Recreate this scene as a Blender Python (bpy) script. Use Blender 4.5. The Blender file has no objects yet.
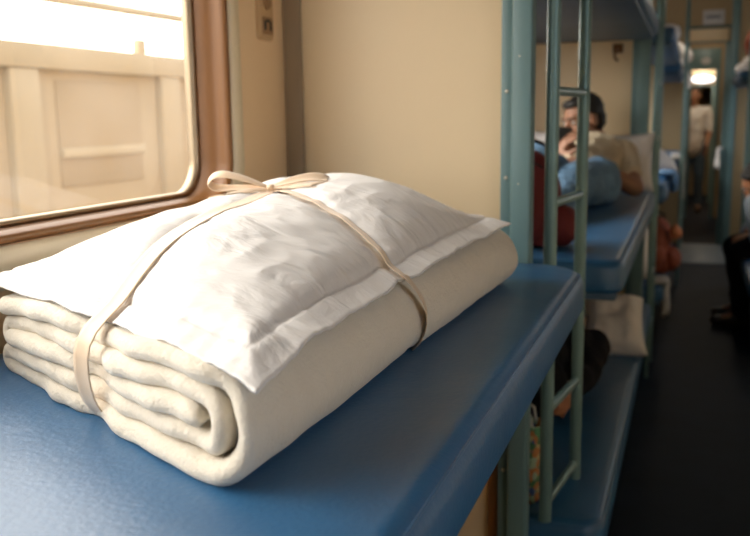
import bpy, bmesh, math, random
from mathutils import Vector, Matrix, noise
random.seed(7)
C = bpy.context.scene.collection
D = bpy.data
PI = math.pi

# ------------------------------------------------------------------ materials
MATS = {}
def mat(name, col, rough=.6, metal=0., bump=0., bscale=60., var=0., vscale=4., coat=0., sheen=0., spec=.5, sss=0., trans=0., detail=4., stretch=None, bdist=.01, b2=0., b2scale=10, b2dist=.005, b2stretch=(1, 1, 1)):
    m = D.materials.new(name); m.use_nodes = True
    nt = m.node_tree; b = nt.nodes['Principled BSDF']
    b.inputs['Base Color'].default_value = (*col, 1)
    b.inputs['Roughness'].default_value = rough
    b.inputs['Metallic'].default_value = metal
    b.inputs['Specular IOR Level'].default_value = spec
    b.inputs['Coat Weight'].default_value = coat
    b.inputs['Coat Roughness'].default_value = .30
    b.inputs['Sheen Weight'].default_value = sheen
    if sss:
        b.inputs['Subsurface Weight'].default_value = sss
        b.inputs['Subsurface Scale'].default_value = .01
    tc = nt.nodes.new('ShaderNodeTexCoord')
    src = tc.outputs['Object']
    if stretch:
        mp = nt.nodes.new('ShaderNodeMapping'); mp.inputs['Scale'].default_value = stretch
        nt.links.new(src, mp.inputs['Vector']); src = mp.outputs['Vector']
    if var:
        n = nt.nodes.new('ShaderNodeTexNoise'); n.inputs['Scale'].default_value = vscale; n.inputs['Detail'].default_value = 6
        nt.links.new(src, n.inputs['Vector'])
        mx = nt.nodes.new('ShaderNodeMix'); mx.data_type = 'RGBA'
        mx.inputs['A'].default_value = (*[max(0, c*(1-var)) for c in col], 1)
        mx.inputs['B'].default_value = (*[min(1, c*(1+var)) for c in col], 1)
        nt.links.new(n.outputs['Fac'], mx.inputs['Factor'])
        nt.links.new(mx.outputs['Result'], b.inputs['Base Color'])
    if bump:
        n = nt.nodes.new('ShaderNodeTexNoise'); n.inputs['Scale'].default_value = bscale; n.inputs['Detail'].default_value = detail
        nt.links.new(src, n.inputs['Vector'])
        bp = nt.nodes.new('ShaderNodeBump'); bp.inputs['Strength'].default_value = bump; bp.inputs['Distance'].default_value = bdist
        nt.links.new(n.outputs['Fac'], bp.inputs['Height']); nt.links.new(bp.outputs['Normal'], b.inputs['Normal'])
    if b2:
        mp = nt.nodes.new('ShaderNodeMapping'); mp.inputs['Scale'].default_value = b2stretch; mp.inputs['Rotation'].default_value = (.3, .2, .6)
        nt.links.new(tc.outputs['Object'], mp.inputs['Vector'])
        n = nt.nodes.new('ShaderNodeTexNoise'); n.inputs['Scale'].default_value = b2scale; n.inputs['Detail'].default_value = 5; n.inputs['Distortion'].default_value = .8
        nt.links.new(mp.outputs['Vector'], n.inputs['Vector'])
        bq = nt.nodes.new('ShaderNodeBump'); bq.inputs['Strength'].default_value = b2; bq.inputs['Distance'].default_value = b2dist
        nt.links.new(n.outputs['Fac'], bq.inputs['Height'])
        if bump: nt.links.new(bq.outputs['Normal'], bp.inputs['Normal'])
        else: nt.links.new(bq.outputs['Normal'], b.inputs['Normal'])
    MATS[name] = m
    return m

M_vinyl = mat('blue_vinyl', (.020, .115, .265), .40, bump=.35, bscale=140, var=.22, vscale=5, spec=.6, bdist=.002, coat=.22, b2=.6, b2scale=4, b2dist=.008)
M_vinyl_under = mat('blue_board', (.05, .10, .17), .5, var=.2)
M_cream = mat('cream_laminate', (.84, .675, .435), .42, bump=.15, bscale=30, var=.05, vscale=3, bdist=.002)
M_wallwarm = mat('laminate_warm_bounce', (.88, .64, .39), .45, bump=.1, bscale=30, var=.06, vscale=3, bdist=.002)  # window wall: shade and warm bounce put into a cream-tan laminate colour
M_creamtrim = mat('cream_trim', (.80, .68, .48), .4)
M_teal = mat('teal_paint', (.150, .262, .280), .38, bump=.15, bscale=80, var=.12, vscale=8, bdist=.002)
M_steel = mat('painted_steel', (.17, .29, .295), .3, metal=.25, var=.15, vscale=14)
M_bronze = mat('bronze_strip', (.32, .25, .17), .45)
M_brown = mat('brown_rubber', (.21, .088, .022), .42, var=.1)
M_alu = mat('brushed_metal', (.45, .36, .25), .4, metal=.9)
M_screw = mat('screw_metal', (.6, .58, .52), .3, metal=.9)
M_pillow = mat('white_cotton', (.80, .79, .785), .85, bump=.25, bscale=900, sheen=.15, bdist=.0006, detail=2, b2=1, b2scale=9, b2dist=.010, b2stretch=(1.0, 2.2, 1))
M_white2 = mat('white_linen', (.82, .80, .80), .9, bump=.3, bscale=25, bdist=.01)
M_grey = mat('grey_linen', (.45, .44, .43), .9, bump=.3, bscale=25, bdist=.01)
M_blanket = mat('cream_wool', (.74, .685, .585), .95, bump=.8, bscale=260, var=.05, vscale=40, sheen=.35, bdist=.0022, detail=6, b2=.8, b2scale=22, b2dist=.006)
M_ribbon = mat('cream_satin', (.80, .62, .44), .38, bump=.2, bscale=900, sheen=.4, stretch=(1, 1, 1), bdist=.0004)
M_floor = mat('floor_vinyl', (.006, .015, .032), .6, spec=.12, var=.35, vscale=6, bump=.2, bscale=40, bdist=.004)
M_floorlit = mat('floor_lit_tone', (.17, .21, .235), .45, var=.2, vscale=5)  # paler floor colour standing for light that falls there
M_ceiling = mat('ceiling_paint', (.42, .34, .22), .55)
M_header = mat('header_laminate', (.36, .27, .15), .55)
M_darkteal = mat('dark_teal', (.05, .12, .125), .5)
M_dark = mat('dark_recess', (.03, .035, .035), .7)
M_skin = mat('skin', (.33, .165, .10), .55, sss=.05)
M_skin2 = mat('skin_tan', (.50, .22, .11), .55, sss=.05)
M_hair = mat('black_hair', (.012, .010, .009), .5, bump=.8, bscale=120, bdist=.01)
M_shirt = mat('beige_shirt', (.60, .50, .35), .85, bump=.5, bscale=20, bdist=.02, b2=1, b2scale=7, b2dist=.05)
M_jeans = mat('blue_denim', (.13, .25, .40), .85, bump=.5, bscale=16, var=.5, vscale=9, bdist=.02, b2=1, b2scale=6, b2dist=.05)
M_darkcloth = mat('dark_clothing', (.008, .008, .010), .9, spec=.15, bump=.4, bscale=16, bdist=.02)
M_greyshirt = mat('grey_shirt', (.62, .62, .62), .85, bump=.4, bscale=16, bdist=.02)
M_paleshirt = mat('pale_blue_shirt', (.34, .40, .48), .85, var=.6, vscale=14)
M_darkjeans = mat('dark_denim', (.05, .09, .14), .85)
M_red = mat('maroon_fabric', (.14, .014, .016), .75, bump=.4, bscale=30, var=.2, vscale=8, bdist=.02)
M_rust = mat('rust_fabric', (.30, .075, .04), .8, bump=.5, bscale=25, bdist=.02)
M_orange = mat('orange_skin_tone', (.65, .25, .12), .8)
M_black = mat('black_plastic', (.015, .015, .017), .35)
M_eye = mat('eye_white', (.7, .68, .65), .3)
M_lip = mat('lip_brown', (.22, .08, .06), .5)
M_shoe = mat('dark_leather', (.03, .018, .012), .45)
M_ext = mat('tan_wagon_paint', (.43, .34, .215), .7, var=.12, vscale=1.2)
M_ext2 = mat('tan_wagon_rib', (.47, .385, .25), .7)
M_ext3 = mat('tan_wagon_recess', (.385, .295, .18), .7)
M_ballast = mat('grey_ballast', (.20, .17, .13), .9, bump=1, bscale=20, var=.3, vscale=20)
M_blue = mat('blue_cloth', (.12, .25, .45), .85, bump=.3, bscale=20, bdist=.02)
M_sign = mat('sign_white', (.55, .56, .58), .5)
M_ink = mat('sign_ink', (.04, .05, .10), .5)
M_plate = mat('tan_plastic', (.56, .37, .195), .4)
M_platedark = mat('brown_plastic', (.30, .165, .07), .4)

def emis(name, col, s):
    m = D.materials.new(name); m.use_nodes = True
    b = m.node_tree.nodes['Principled BSDF']
    b.inputs['Base Color'].default_value = (.8, .8, .8, 1)
    b.inputs['Emission Color'].default_value = (*col, 1); b.inputs['Emission Strength'].default_value = s
    return m
M_lamp = emis('lamp_glow', (1, .93, .85), 3.0)

def glass_mat():
    m = D.materials.new('window_glass'); m.use_nodes = True
    nt = m.node_tree; nt.nodes.clear()
    out = nt.nodes.new('ShaderNodeOutputMaterial')
    tr = nt.nodes.new('ShaderNodeBsdfTransparent'); tr.inputs['Color'].default_value = (.95, .95, .94, 1)
    gl = nt.nodes.new('ShaderNodeBsdfGlossy'); gl.inputs['Roughness'].default_value = .03
    lw = nt.nodes.new('ShaderNodeLayerWeight'); lw.inputs['Blend'].default_value = .5
    pw = nt.nodes.new('ShaderNodeMath'); pw.operation = 'POWER'; pw.inputs[1].default_value = 5
    fr = nt.nodes.new('ShaderNodeMath'); fr.operation = 'MULTIPLY_ADD'; fr.inputs[1].default_value = .90; fr.inputs[2].default_value = .07
    nt.links.new(lw.outputs['Facing'], pw.inputs[0]); nt.links.new(pw.outputs[0], fr.inputs[0])
    mx = nt.nodes.new('ShaderNodeMixShader')
    nt.links.new(fr.outputs[0], mx.inputs[0]); nt.links.new(tr.outputs[0], mx.inputs[1]); nt.links.new(gl.outputs[0], mx.inputs[2])
    # dust: sparse pale specks and a faint film
    tl = nt.nodes.new('ShaderNodeBsdfTranslucent'); tl.inputs['Color'].default_value = (.95, .93, .88, 1)
    tc = nt.nodes.new('ShaderNodeTexCoord')
    n1 = nt.nodes.new('ShaderNodeTexNoise'); n1.inputs['Scale'].default_value = 55; n1.inputs['Detail'].default_value = 3
    n2 = nt.nodes.new('ShaderNodeTexNoise'); n2.inputs['Scale'].default_value = 5
    r1 = nt.nodes.new('ShaderNodeMapRange'); r1.inputs['From Min'].default_value = .74; r1.inputs['From Max'].default_value = .80
    r2 = nt.nodes.new('ShaderNodeMapRange'); r2.inputs['From Min'].default_value = .35; r2.inputs['From Max'].default_value = .8
    r2.inputs['To Min'].default_value = .01; r2.inputs['To Max'].default_value = .07
    mm = nt.nodes.new('ShaderNodeMath'); mm.operation = 'MAXIMUM'
    nt.links.new(tc.outputs['Object'], n1.inputs['Vector']); nt.links.new(tc.outputs['Object'], n2.inputs['Vector'])
    nt.links.new(n1.outputs['Fac'], r1.inputs['Value']); nt.links.new(n2.outputs['Fac'], r2.inputs['Value'])
    r1.inputs['To Max'].default_value = .35
    nt.links.new(r1.outputs[0], mm.inputs[0]); nt.links.new(r2.outputs[0], mm.inputs[1])
    mx2 = nt.nodes.new('ShaderNodeMixShader')
    nt.links.new(mm.outputs[0], mx2.inputs[0]); nt.links.new(mx.outputs[0], mx2.inputs[1]); nt.links.new(tl.outputs[0], mx2.inputs[2])
    nt.links.new(mx2.outputs[0], out.inputs['Surface'])
    return m
M_glass = glass_mat()

def print_mat():
    m = D.materials.new('printed_bag'); m.use_nodes = True
    nt = m.node_tree; b = nt.nodes['Principled BSDF']
    tc = nt.nodes.new('ShaderNodeTexCoord')
    v = nt.nodes.new('ShaderNodeTexVoronoi'); v.inputs['Scale'].default_value = 60
    n = nt.nodes.new('ShaderNodeTexNoise'); n.inputs['Scale'].default_value = 14; n.inputs['Detail'].default_value = 3
    cr = nt.nodes.new('ShaderNodeValToRGB'); e = cr.color_ramp.elements
    cr.color_ramp.interpolation = 'CONSTANT'
    e[0].position = 0; e[0].color = (.05, .16, .07, 1)
    e[1].position = .42; e[1].color = (.30, .42, .30, 1)
    for p, c in ((.48, (.45, .18, .06, 1)), (.54, (.05, .10, .26, 1)), (.60, (.5, .42, .2, 1)), (.66, (.06, .22, .10, 1))):
        q = e.new(p); q.color = c
    nt.links.new(tc.outputs['Object'], v.inputs['Vector'])
    nt.links.new(v.outputs['Color'], n.inputs['Vector'])
    nt.links.new(n.outputs['Fac'], cr.inputs['Fac']); nt.links.new(cr.outputs['Color'], b.inputs['Base Color'])
    b.inputs['Roughness'].default_value = .4
    return m
M_print = print_mat()

# ------------------------------------------------------------------ helpers
def wloc(o):
    v = Vector((0, 0, 0))
    while o: v = v + o.location; o = o.parent
    return v
def put(o, parent):
    C.objects.link(o)
    if parent is not None:
        o.parent = parent; o.location = -wloc(parent)
    return o
def from_data(name, verts, faces, m, parent=None, smooth=True):
    me = D.meshes.new(name); me.from_pydata([tuple(v) for v in verts], [], faces); me.update()
    bm = bmesh.new(); bm.from_mesh(me); bmesh.ops.recalc_face_normals(bm, faces=bm.faces); bm.to_mesh(me); bm.free()
    me.materials.append(m)
    for p in me.polygons: p.use_smooth = smooth
    return put(D.objects.new(name, me), parent)
def obj(name, bm, m, parent=None, smooth=True, sharp=40):
    bmesh.ops.recalc_face_normals(bm, faces=bm.faces)
    for e in bm.edges:
        if len(e.link_faces) == 2 and e.calc_face_angle(0) > math.radians(sharp): e.smooth = False
    for f in bm.faces: f.smooth = smooth
    me = D.meshes.new(name); bm.to_mesh(me); bm.free(); me.materials.append(m)
    return put(D.objects.new(name, me), parent)
def tag(o, label=None, cat=None, group=None, kind=None):
    if label: o['label'] = label
    if cat: o['category'] = cat
    if group: o['group'] = group
    if kind: o['kind'] = kind
    return o
def thing(name, label, cat, loc, group=None):
    o = D.objects.new(name, None); C.objects.link(o); o.location = loc; o.empty_display_size = .05
    return tag(o, label, cat, group)
def copy_tree(o, parent=None):
    c = o.copy(); C.objects.link(c)
    if parent is not None: c.parent = parent
    for ch in list(o.children): copy_tree(ch, c)
    return c
def dup(o, off, label, group=None):
    c = copy_tree(o); c.location = o.location + Vector(off); c['label'] = label
    if group: c['group'] = group
    return c
def box(bm, a, b, bev=0., seg=2, mtx=None):
    r = bmesh.ops.create_cube(bm, size=1)
    vs = r['verts']
    for v in vs:
        v.co = Vector(((a[i]+b[i])/2 + v.co[i]*(b[i]-a[i]) for i in range(3)))
    if bev:
        es = list({e for v in vs for e in v.link_edges})
        rr = bmesh.ops.bevel(bm, geom=es, offset=bev, segments=seg, affect='EDGES', profile=.5)
        vs = list({v for f in rr['faces'] for v in f.verts} | {v for v in vs if v.is_valid})
    if mtx:
        for v in vs: v.co = mtx @ v.co
    return vs
def tube(bm, pts, rad, n=12, cap=True):
    pts = [Vector(p) for p in pts]
    rads = rad if isinstance(rad, (list, tuple)) else [rad]*len(pts)
    rings = []; up = None
    for i, p in enumerate(pts):
        t = (pts[min(i+1, len(pts)-1)] - pts[max(i-1, 0)]).normalized()
        if up is None:
            up = t.orthogonal().normalized()
        up = (up - t*up.dot(t)).normalized(); s = t.cross(up)
        rings.append([bm.verts.new(p + (up*math.cos(2*PI*k/n) + s*math.sin(2*PI*k/n))*rads[i]) for k in range(n)])
    for a, b in zip(rings, rings[1:]):
        for k in range(n): bm.faces.new((a[k], a[(k+1) % n], b[(k+1) % n], b[k]))
    if cap: bm.faces.new(rings[0]); bm.faces.new(rings[-1])
def rbox(name, a, b, m, parent=None, bev=.004, seg=2):
    bm = bmesh.new(); box(bm, a, b, bev, seg); return obj(name, bm, m, parent)
def rod(name, pts, r, m, parent=None, n=14):
    bm = bmesh.new(); tube(bm, pts, r, n); return obj(name, bm, m, parent)
def fbm(p, o=3):
    s = 0; a = 1
    for i in range(o): s += a*noise.noise(Vector(p)*(2**i)); a *= .5
    return s
def sst(a, b, x):
    t = max(0, min(1, (x-a)/(b-a))); return t*t*(3-2*t)

# ------------------------------------------------------------------ the coach shell
ZC, XW, XR = 2.55, -.90, 1.15
YB, YE = -1.3, 15.5
def plane_holes(name, X, y0, y1, z0, z1, holes, thick, m):
    """wall in the plane x=X with rounded rectangular openings; thick > 0 goes towards -x"""
    vs, fs = [], []
    hs = sorted(holes); cuts = [y0] + [(p[1]+q[0])/2 for p, q in zip(hs, hs[1:])] + [y1]
    for h, ya, yb in zip(hs, cuts, cuts[1:]):
        lp = rr(*h); q = len(lp)//4
        cor = [(yb, z0), (yb, z1), (ya, z1), (ya, z0)]
        for x in (X, X-thick):
            base = len(vs)
            vs += [(x, p[0], p[1]) for p in lp] + [(x, c[0], c[1]) for c in cor]
            for k in range(4):
                c = base + 4*q + k
                for j in range(q-1): fs.append((c, base+k*q+j, base+k*q+j+1))
                fs.append((c, base+k*q+q-1, base+((k+1) % 4)*q, base+4*q+(k+1) % 4))
        n = 4*q; o = base - (n+4)
        for j in range(n): fs.append((o+j, o+(j+1) % n, base+(j+1) % n, base+j))
    return tag(from_data(name, vs, fs, m, None, smooth=False), kind='structure')
def rr(y0, y1, z0, z1, r, n=10):
    out = []
    for cy, cz, a0 in ((y1-r, z0+r, -90), (y1-r, z1-r, 0), (y0+r, z1-r, 90), (y0+r, z0+r, 180)):
        for k in range(n+1):
            a = math.radians(a0 + 90*k/n); out.append((cy + r*math.cos(a), cz + r*math.sin(a)))
    return out
W1 = (-.55, 1.638, 1.181, 1.98, .085)
WINS = [W1, (2.35, 4.25, 1.189, 1.98, .085), (5.0, 6.9, 1.189, 1.98, .085), (7.6, 9.3, 1.189, 1.98, .085)]
plane_holes('wall_left', XW, YB, YE, 0, ZC, WINS, .088, M_wallwarm)
def win_sweep(name, hole, profile, m, parent):
    """profile: (offset outwards from the opening, x) swept round the opening"""
    y0, y1, z0, z1, r = hole; rings = []
    vs = []; fs = []
    for off, x in profile:
        vs += [(x, p[0], p[1]) for p in rr(y0-off, y1+off, z0-off, z1+off, max(.005, r+off), 12)]
    n = len(vs)//len(profile); k = len(profile)
    for i in range(k):
        for j in range(n):
            a, b = i*n+j, i*n+(j+1) % n
            c, d = ((i+1) % k)*n+(j+1) % n, ((i+1) % k)*n+j
            fs.append((a, b, c, d))
    return from_data(name, vs, fs, m, parent)
for i, h in enumerate(WINS):
    w = D.objects.new('window_%d' % (i+1), None); C.objects.link(w); w.location = (XW, h[0], h[2])
    tag(w, kind='structure')
    # brown rubber-and-metal reveal, stepped and rounded
    g = win_sweep('window_gasket', h, [(.0, XW-.004), (-.004, XW+.006), (-.010, XW+.010), (-.016, XW+.004), (-.012, XW-.012), (-.008, XW-.030),
                                   (-.012, XW-.036), (-.012, XW-.055), (-.017, XW-.075), (-.017, XW-.088), (.0, XW-.088)], M_brown, w)
    win_sweep('window_bead', h, [(-.017, XW-.064), (-.023, XW-.068), (-.025, XW-.078), (-.023, XW-.088), (-.017, XW-.09)], M_alu, w)
    win_sweep('window_trim', h, [(.001, XW-.002), (.001, XW+.007), (.008, XW+.011), (.038, XW+.011), (.045, XW+.006), (.045, XW-.002)], M_creamtrim, w)
    y0, y1, z0, z1, r = h
    vs = [(x, p[0], p[1]) for x in (XW-.080, XW-.086) for p in rr(y0+.017, y1-.017, z0+.017, z1-.017, r-.017, 10)]
    n = len(vs)//2
    pv = from_data('window_pane', vs, [tuple(range(n))], M_glass, w, smooth=False)
tag(rbox('trim_1', (XW-.002, YB+.1, 1.118), (XW+.004, 1.86, 1.126), M_creamtrim, None, .001), kind='structure')

bm = bmesh.new(); box(bm, (XW-.16, YB, -.08), (XR+.1, YE, 0)); tag(obj('floor', bm, M_floor, smooth=False), kind='structure')
bm = bmesh.new(); box(bm, (XW-.16, YB, ZC), (XR+.1, YE, ZC+.06)); tag(obj('ceiling', bm, M_ceiling, smooth=False), kind='structure')
bm = bmesh.new(); box(bm, (XW-.16, YB-.06, 0), (XR+.1, YB, ZC)); tag(obj('wall_back', bm, M_cream, smooth=False), kind='structure')
bm = bmesh.new(); box(bm, (XW-.16, YE, 0), (XR+.1, YE+.06, ZC)); tag(obj('wall_front', bm, M_header, smooth=False), kind='structure')
# right wall and windows; the nearest, out of view, is added for cool fill
RWINS = ((-.7, 1.0, 1.25, 1.95, .08), (5.2, 6.4, 1.25, 1.8, .08), (8.35, 9.45, 1.0, 1.8, .08))
plane_holes('wall_right', XR, YB, YE, 0, ZC, RWINS, -.1, M_cream)

# partitions between the bays, with the bronze corner strip and the teal end posts
PART = [1.92, 4.65, 7.2]
for i, y in enumerate(PART):
    bm = bmesh.new(); box(bm, (XW, y, 0), (-.345 if i == 0 else -.25, y+.03, ZC-.001))
    tag(obj('wall_partition', bm, M_cream, smooth=False), kind='structure')
    tag(rbox('trim_%d' % (i+2), (XW+.001, y-.014, .0), (XW+.044, y-.001, ZC-.001), M_bronze, None, .003), kind='structure')
tag(rbox('trim_5', (-.412, 1.905, 0), (-.388, 1.9195, 1.0), M_brown, None, .002), kind='structure')
def post(x0, x1, xf, y0, y1, label, detail=True):
    p = thing('end_post', label, 'post', ((x0+x1)/2, y1, 0), 'teal posts at the ends of the bay partitions')
    bm = bmesh.new()
    box(bm, (xf, y0, 0), (x1, y1, ZC-.002), .006, 3)
    obj('channel', bm, M_teal, p)
    bm = bmesh.new(); box(bm, (x0, y0+.022, 0), (xf-.001, y0+.036, ZC-.002), .0015)
    obj('flange', bm, M_teal, p)
    if detail:
        for z in (1.399, 1.216, 1.60, 1.03, .8, .55, .3):
            bm = bmesh.new(); bmesh.ops.create_uvsphere(bm, u_segments=12, v_segments=8, radius=.0042)
            for v in bm.verts: v.co = Vector(((x0+xf)/2 + v.co.x, y0+.0215 + v.co.y*.5, z + v.co.z))
            obj('screw', bm, M_screw, p)
        for z in (1.205, 1.47):
            bm = bmesh.new(); bmesh.ops.create_uvsphere(bm, u_segments=10, v_segments=6, radius=.002)
            for v in bm.verts: v.co = Vector((xf+.018 + v.co.x, y0 + v.co.y*.5, z + v.co.z))
            obj('screw', bm, M_screw, p)
    return p
post(-.385, -.316, -.360, 1.868, 1.919, 'nearest teal end post with screws, behind the near berth corner')
post(-.285, -.200, -.262, 4.575, 4.649, 'teal end post behind the white pillow of the reclining man', False)
post(-.285, -.215, -.262, 7.13, 7.199, 'dark teal end post of the farthest bay partition, left of the aisle', False)

# ------------------------------------------------------------------ berths
def cushion_data(x0, x1, y0, y1, z0, z1, re, rc):
    """vinyl cushion: rounded plan corners at the aisle side, rounded edges, a stitched groove"""
    prof = []
    for k in range(7):
        a = PI/2*k/6; prof.append((re*(1-math.cos(a)) if False else re*(1-math.sin(a)), z0+re*.6*(1-math.cos(a)) if False else z0+re*.6*(1-math.sin(PI/2-a)) if False else z0 + re*.6*(1-math.cos(a))))
    prof = [(re*.6*(1-math.sin(PI/2*k/5)), z0 + re*.6*(1-math.cos(PI/2*k/5))) for k in range(6)]
    prof += [(re*(1-math.cos(PI/2*k/9)), z1 - re + re*math.sin(PI/2*k/9)) for k in range(1, 10)]
    prof += [(re+.05, z1+.0015), (re+.12, z1+.002)]
    vs = []; fs = []
    n = None
    for ins, z in prof:
        pl = rr2(x0+ins, x1-ins, y0+ins, y1-ins, max(.012, rc-ins))
        n = len(pl); vs += [(p[0], p[1], z) for p in pl]
    k = len(prof)
    for i in range(k-1):
        for j in range(n): fs.append((i*n+j, i*n+(j+1) % n, (i+1)*n+(j+1) % n, (i+1)*n+j))
    fs.append(tuple(range(n))); fs.append(tuple(range((k-1)*n, k*n)))
    return vs, fs
def rr2(x0, x1, y0, y1, r, n=8):
    out = []
    for cx, cy, a0 in ((x1-r, y0+r, -90), (x1-r, y1-r, 0), (x0+r, y1-r, 90), (x0+r, y0+r, 180)):
        for k in range(n+1):
            a = math.radians(a0 + 90*k/n); out.append((cx + r*math.cos(a), cy + r*math.sin(a)))
    return out
def berth(label, x0, x1, y0, y1, z0, z1, re=.028, rc=.07, frame=True, group='blue berths along the left side of the coach'):
    t = thing('sleeping_berth', label, 'berth', ((x0+x1)/2, (y0+y1)/2, z0), group)
    vs, fs = cushion_data(x0, x1, y0, y1, z0, z1, re, rc)
    c = from_data('cushion', vs, fs, M_vinyl, t)
    # piping seam just under the top edge
    zs = z1 - re*.30; ins = re*(1-math.cos(math.asin(1-.30)))
    pl = rr2(x0+ins-.0005, x1-ins+.0005, y0+ins-.0005, y1-ins+.0005, rc-ins)
    bm = bmesh.new(); tube(bm, [(p[0], p[1], zs) for p in pl] + [(pl[0][0], pl[0][1], zs)], .0016, 6)
    obj('piping', bm, M_vinyl, c)
    if frame:
        bm = bmesh.new(); box(bm, (x0+.01, y0+.02, z0-.018), (x1-.02, y1-.02, z0+.002), .004)
        obj('base_board', bm, M_vinyl_under, t)
    return t
ZB = 1.04
berth('blue vinyl berth in the foreground carrying the tied bedding', XW+.002, -.187, -.35, 1.862, ZB-.085, ZB, .030, .115)
B2 = (2.33, 4.60)
berth('blue middle berth the beige-shirted man reclines on', XW+.002, -.150, B2[0], 4.565, .880, .970, .03, .06)
berth('blue lower berth with the dark-clothed person beside the ladder', XW+.002, -.150, 1.96, 4.565, .325, .410, .03, .06)
berth('dark blue upper berth overhead, above the reclining man', XW+.002, -.165, 2.0, 4.565, 1.715, 1.79, .02, .04)
berth('blue middle berth farther down, past the second ladder, holding blue cloth', XW+.002, -.105, 4.95, 7.12, .880, .970, .03, .06)
berth('dark lower berth farther down behind the draped white sheets', XW+.002, -.105, 4.95, 7.12, .325, .410, .03, .06)
berth('dark upper berth farther down, with white pillows hanging over its edge', XW+.002, -.10, 4.95, 7.12, 1.715, 1.79, .02, .04)
berth('middle berth of the farthest bay, grey cloth hanging over it', XW+.002, -.09, 7.25, 9.55, .880, .970, .03, .06)
berth('upper berth of the farthest bay, white pillows over its edge', XW+.002, -.09, 7.25, 9.55, 1.66, 1.73, .02, .04)

# ------------------------------------------------------------------ ladders
def ladder(label, xa, ya, xb, yb, z0, z1, rungs, r=.0125):
    t = thing('berth_ladder', label, 'ladder', (xa, ya, z0), 'steel ladders at the aisle ends of the bays')
    rod('rail', [(xa, ya, z0), (xa, ya, z1)], r, M_steel, t, 20)
    rod('rail', [(xb, yb, z0), (xb, yb, z1)], r, M_steel, t, 20)
    d = (Vector((xb, yb, 0)) - Vector((xa, ya, 0))).normalized()
    for z in rungs:
        bm = bmesh.new()
        a = Vector((xa, ya, z)) + d*r*.7; b = Vector((xb, yb, z)) - d*r*.7
        tube(bm, [a, b], .0105, 12)
        obj('rung', bm, M_steel, t)
    return t
ladder('grey-green steel ladder standing behind the corner of the foreground berth', -.284, 1.95, -.249, 2.22, .412, 2.5,
       (.455, .68, .91, 1.155, 1.40, 1.65, 1.9), .0145)
l2 = ladder('thin dark ladder down the aisle beyond the reclining man', -.168, 4.60, -.162, 4.922, .0, 2.5, (.25, .52, 1.22, 1.5), .011)
dup(l2, (.108, 2.62, 0), 'farthest dark ladder beside the aisle')

# ------------------------------------------------------------------ blanket (one folded sheet)
BF, BR, BL, BB = Vector((-.328, .594)), Vector((-.290, 1.600)), Vector((-.842, .868)), Vector((-.858, 1.63))
WU, LV = .545, .96
def bpos(s, v):
    u = s/WU; f = v/LV
    p = BF*(1-u)*(1-f) + BL*u*(1-f) + BR*(1-u)*f + BB*u*f
    return p
TH = .0222
def arc(cx, cz, r, a0, a1, n):
    return [(cx + r*math.cos(math.radians(a0+(a1-a0)*k/n)), cz + r*math.sin(math.radians(a0+(a1-a0)*k/n))) for k in range(n+1)]
def run(s0, s1, z, n):
    return [(s0 + (s1-s0)*k/n, z) for k in range(n+1)]
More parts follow.
